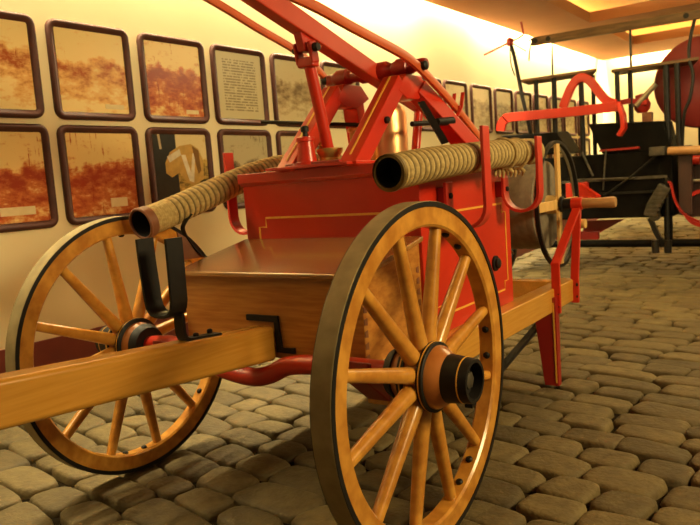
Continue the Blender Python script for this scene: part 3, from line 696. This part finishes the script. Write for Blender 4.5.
# plank boards on posts
def board(corn, th, posts):
    a, b_, c_, d__ = corn    # near-left, near-right, far-right, far-left (pixels, dy)
    v = [A(q[0], q[1], q[2]) for q in corn]; zt_ = sum(p_.z for p_ in v)/4
    t4 = [Vector((p_.x,p_.y,zt_)) for p_ in v]; b4 = [p_-Vector((0,0,th)) for p_ in t4]
    bd = W().hexa(b4, t4).build('bench_board', M['wood_old'], bevel=.006)
    for (px, py0, py1, dy, r_) in posts:
        top = A(px, py0, dy); bot = A(px+(py1-py0)*.03, py1, dy)
        W().tube([Vector((top.x,top.y,zt_-th)), Vector((bot.x,bot.y,1.38))], r_*1.4, 10, ref=(0,1,0)).build('bench_post', M['iron'], wagon)
    return zt_
zl = board([(521,81,0),(562,80,0),(600,77,.30),(552,74,.30)] if 0 else [(521,80,0),(597,76,0),(592,72,.38),(528,76,.38)], .035, [(536,84,150,.03,.020),(554,82,150,.06,.022),(581,80,150,.03,.022),(593,78,150,.30,.018)])
zr = board([(611,70,0),(699,64,0),(694,60,.38),(616,67,.38)], .035, [(617,76,150,.03,.020),(630,74,150,.30,.020),(666,70,150,.05,.024),(677,70,152,.02,.022)])
# thin uprights that carry the long pole
LB = (A(532,42,.1), A(700,14,.1)); 
W().tube([A(552,42,.1), A(554,150,.1)], .012, 8, ref=(0,1,0)).build('pole_upright', M['iron_grey'])
W().tube([A(630,24,.1), A(633,150,.1)], .014, 8, ref=(0,1,0)).build('pole_upright', M['iron'])
W().tube([Vector(p_) for p_ in smooth_path([A(695,18,.1),A(690,40,.05),(A(689,58,.02)),A(693,75,0),A(690,98,-.03),A(684,115,-.03),A(682,150,.02)],4)], .018, 10, ref=(0,1,0)).build('pole_upright', M['iron'])
# standpipe with red cross grip
W().tube(smooth_path([A(511,44,.2),A(515,60,.2),A(519,80,.2),A(523,100,.2),A(529,125,.2),A(534,150,.2)],4), .024, 10, ref=(0,1,0)).build('standpipe', M['iron'])
W().tube(smooth_path([A(510,48,.18),A(511,64,.14),A(515,76,.18)],6), .008, 8, ref=(0,1,0)).build('standpipe_loop', M['iron'])
cg = W().tube(smooth_path([A(484,55,.2),A(498,48,.2),A(510,42,.2)],2)+[A(519,38,.2),A(523,35,.2),A(523,31,.2),A(521,22,.2)], .013, 8, ref=(0,1,0)).build('cross_grip', M['red_dark'])
W().tube([A(510,42,.2), A(526,51,.0)], .008, 8, ref=(0,0,1)).build('cross_grip', M['red_dark'])
c_ = A(510,42,.2); W().lathe([(-.05,0),(-.05,.03),(-.03,.045),(.03,.045),(.05,.03),(.05,0)], c_, 'Z', 14).build('grip_boss', M['red_dark'])
# red pump lever: long bar with cranked ends, and an arch over it
W().strip(smooth_path([A(501,131,-.05),A(502,124,-.05),A(506,119,-.05),A(513,117,-.05),A(570,112,-.05),A(612,107,-.05),A(620,106.5,-.05)],3), .06, .11, (0,1,0)).build('pump_lever', M['red'], bevel=.01)
W().strip([A(619,104,-.12),A(623,115,-.14),A(624,128,-.14),A(619,136,-.14)], .13, .05, (0,1,0)).build('lever_end', M['red'], bevel=.012)
W().strip(smooth_path([A(563,108,0),A(567,97,0),A(572,86,0),A(578,79,0),A(585,78,0),A(592,83,0),A(599,92,0),A(606,100,0),A(616,104,0)],4), .06, .10, (0,1,0)).build('lever_arch', M['red'], bevel=.01)
W().strip([A(612,104,.1),A(630,101,.12),A(648,103,.12)], .06, .06, (0,1,0)).build('lever_arm', M['red_dark'], bevel=.01)
W().lathe([(-.10,0),(-.10,.05),(-.06,.085),(.0,.095),(.06,.07),(.10,.075),(.12,0)], A(642,104,.2), 'Z', 18).build('pump_head', M['red_dark'])
W().tube([A(636,106,.1), A(656,84,.1)], .03, 12, ref=(0,1,0)).build('nozzle', M['steel'])
W().box(A(636,0).x, A(646,0).x, YW+.15, YW+.25, 1.4, A(640,112).z).build('pump_column', M['leather'], bevel=.01)
# wooden grip, gear drum, step, axle bar, wheels
W().tube([A(668,151,-.12), A(716,149,-.12)], .045, 16, ref=(0,0,1)).build('wooden_grip', M['wood_grip'])
W().box(A(648,0).x, A(664,0).x, YW-.14, YW+.0, 1.33, 1.43).build('grip_socket', M['iron_grey'], bevel=.01)
W().box(A(676,0).x, A(690,0).x, YW-.06, YW+.04, .66, 1.42).build('corner_post', M['purple'], bevel=.01)
gear = W().sweep([A(666,186,-.1), A(654,206,-.1), A(651,216,-.1)], [(-.07,-.07),(.07,-.07),(.07,.07),(-.07,.07)], (0,1,0)).build('tread_block', M['iron_grey'], bevel=.01)
for i in range(7):
    p0 = A(664,189,-.18).lerp(A(652,214,-.18), i/6)
    W().box(p0.x-.07, p0.x+.06, p0.y-.012, p0.y+.012, p0.z-.014, p0.z+.010).build('tread_bar', M['iron_grey'], gear)
W().lathe([(-.05,.0),(-.05,.055),(.05,.055),(.05,0)], A(655,216,-.08), 'Y', 18).build('roller', M['iron_grey'])
W().strip([A(650,218,-.05),A(656,232,-.05),A(664,246,-.05)], .06, .05, (0,1,0)).build('iron_link', M['iron'])
W().tube([A(667,178,-.12), A(668,250,-.12)], .022, 10, ref=(0,1,0)).build('iron_link', M['iron'])
W().tube([A(655,240,-.12), A(656,253,-.12)], .04, 10, ref=(0,1,0)).build('foot_stub', M['iron'])
W().tube([A(668,240,-.12), A(668,253,-.12)], .04, 10, ref=(0,1,0)).build('foot_stub', M['iron'])
W().strip(smooth_path([A(668,182,-.16),A(671,184,-.16),A(675,200,-.16),A(684,214,-.16),A(700,222,-.16)],3), .05, .022, (0,1,0)).build('red_guard', M['red_dark'])
W().strip([A(596,166,-.5)+Vector((-.55,.35,-.12)), A(581,186,-.25), A(581,186,-.25)+Vector((.0,-.02,0)), A(599,196,-.55)], .09, .09, (0,0,1)).build('red_step_iron', M['red'], bevel=.01) if 0 else None
W().box(A(560,0).x, A(583,0).x, YW-.05, YW+.02, A(570,199).z, A(570,183).z).build('red_step_iron', M['red'], bevel=.01)
W().hexa([A(579,199,-.05),A(583,199,-.05),A(601,205,-.5),A(597,206,-.5)], [A(579,183,-.05),A(583,183,-.05),A(601,195,-.5),A(597,195,-.5)]).build('red_step_iron', M['red'], bevel=.008)
W().tube([(-1.62,YW+.0,.342),(1.05,YW+.0,.342)], .044, 12, ref=(0,0,1)).build('axle_bar', M['black'])
for x in (-1.60, 1.02):
    wr = W().lathe([(-.03,.30),(.03,.30),(.03,.342),(-.03,.342)], (x,YW,.342), 'X', 48, closed=True).build('wagon_wheel', M['iron'])
    for k_ in range(6):
        a = PI*k_/6; dv = Vector((0,math.cos(a),math.sin(a)))*.31
        W().tube([Vector((x,YW,.342))-dv, Vector((x,YW,.342))+dv], .016, 8, ref=(1,0,0)).build('spoke', M['wood_old'], wr)
    W().lathe([(-.09,0),(-.09,.06),(.09,.06),(.09,0)], (x,YW,.342), 'X', 16).build('hub', M['iron'], wr)
for x in (-1.45, .36):
    W().box(x-.04, x+.04, YW-.03, YW+.03, .35, .66).build('axle_stand', M['black'])
W().hexa([A(583,240,.5),A(586,240,.5),A(586,240,.56),A(583,240,.56)], [A(583,221,.5),A(625,219,.5),A(625,219,.56),A(583,221,.56)]).build('red_gusset', M['red_dark'])
W().box(A(512,0).x, A(584,0).x, YW+.3, YW+.36, .36, .46).build('red_rail', M['red_dark'], bevel=.01)
# big red hose reel on top at the right
rr = A(702,82,.5)
W().box(.50, 1.5, YW+.12, YW+.9, .62, 1.36).build('side_locker', M['purple'], bevel=.02)
W().lathe([(-.03,.17),(.03,.17),(.03,.21),(-.03,.21)], A(704,208,-.02), 'Y', 40, closed=True).build('red_handwheel', M['red_dark'])
W().tube([A(692,160,.05), A(700,160,.05)], .05, 14, ref=(0,0,1)).build('red_cap', M['red'])
W().tube([A(684,181,.06), A(712,180,.06)], .02, 10, ref=(0,0,1)).build('steel_rod', M['steel'])
reelw = W().lathe([(-.02,0),(-.06,.08),(-.06,.25),(-.045,.46),(-.03,.50),(.0,.515),(.03,.50),(.12,.2),(.12,0)], rr, 'Y', 56).build('reel_disc', M['reel_red'])
W().box(rr.x-.05, rr.x+.05, rr.y+.02, rr.y+.12, 1.38, rr.z).build('reel_stand', M['black'])
# long brown pole lying across the uprights
pl = tag(empty('wooden_pole', LB[0]), 'long brown wooden pole with an iron hook lying across the wagon uprights below the ceiling', 'pole')
dlt = LB[1]-LB[0]; far = dlt*1.25
MB().sweep([Vector((0,0,0)), far], [(-.03,-.048),(.03,-.048),(.036,-.03),(.036,.03),(.03,.048),(-.03,.048),(-.036,.03),(-.036,-.03)], (0,1,0)).build('shaft', M['wood_old'], pl)
MB().tube(smooth_path([(-.05,0,.02),(.02,-.05,.02),(.0,-.06,-.06),(-.02,-.06,-.16),(-.03,-.05,-.23)],4), .010, 8, ref=(0,1,0), scales=[1]*16+[.3]).build('hook', M['iron'], pl)
for f_ in (.03, .115, .93):
    p_ = dlt*f_; MB().lathe([(-.005,0),(-.005,.03),(.005,.03),(.008,.0)], p_+Vector((0,-.04,0)), 'Y', 12, sign=-1).build('bolt', M['iron'], pl)

# ------------------------------------------------------------------ light
def area(name, loc, tgt, sx, sy, en, col=(1,.74,.38)):
    l = bpy.data.lights.new(name, 'AREA'); l.shape = 'RECTANGLE'; l.size = sx; l.size_y = sy; l.energy = en; l.color = col
    o = bpy.data.objects.new(name, l); C.objects.link(o); o.location = loc
    o.rotation_euler = (Vector(tgt)-Vector(loc)).to_track_quat('-Z', 'Y').to_euler(); return o
WARM = (1,.78,.37); GLOW = (1,.84,.46)
def cove(y0, y1, en):       # strip hidden above the soffit, shining down the wall through the slot
    y = (y0+y1)/2; x = wx(y)+.06
    l = area('cove_light', (x, y, 3.42), (x-.012, y, 2.0), .05, y1-y0, en, GLOW)
    l.rotation_euler = (0, math.radians(-1.0), -WYAW)
cove(-2.5, .4, 135); cove(.4, 2.6, 140); cove(3.0, 5.0, 240); cove(5.0, 6.6, 50); cove(6.6, 11.5, 520)
area('cove_light', (1.5, 11.9, 3.42), (1.5, 11.93, 2), 6, .06, 360, GLOW)
area('recess_light', (1.4, 5.6, 3.36), (1.4, 5.6, 5), 3.5, 3.5, 26, WARM)
area('recess_light', (1.4, 9.6, 3.36), (1.4, 9.6, 5), 3.5, 1.2, 15, WARM)
area('key_light', (4.6, .6, 3.1), (.4, 1.2, .7), 1.6, 1.6, 370, WARM)
area('room_light', (1.6, 4.8, 3.15), (1.6, 4.6, 0), 2.5, 2, 95, WARM)
area('front_light', (.2, -2.4, 3.15), (-.6, 1.2, 1.0), 1.2, 1.2, 10, WARM)
wld = bpy.data.worlds.new('world'); sc.world = wld; wld.use_nodes = True
wld.node_tree.nodes['Background'].inputs[0].default_value = (1,.66,.34,1); wld.node_tree.nodes['Background'].inputs[1].default_value = .06
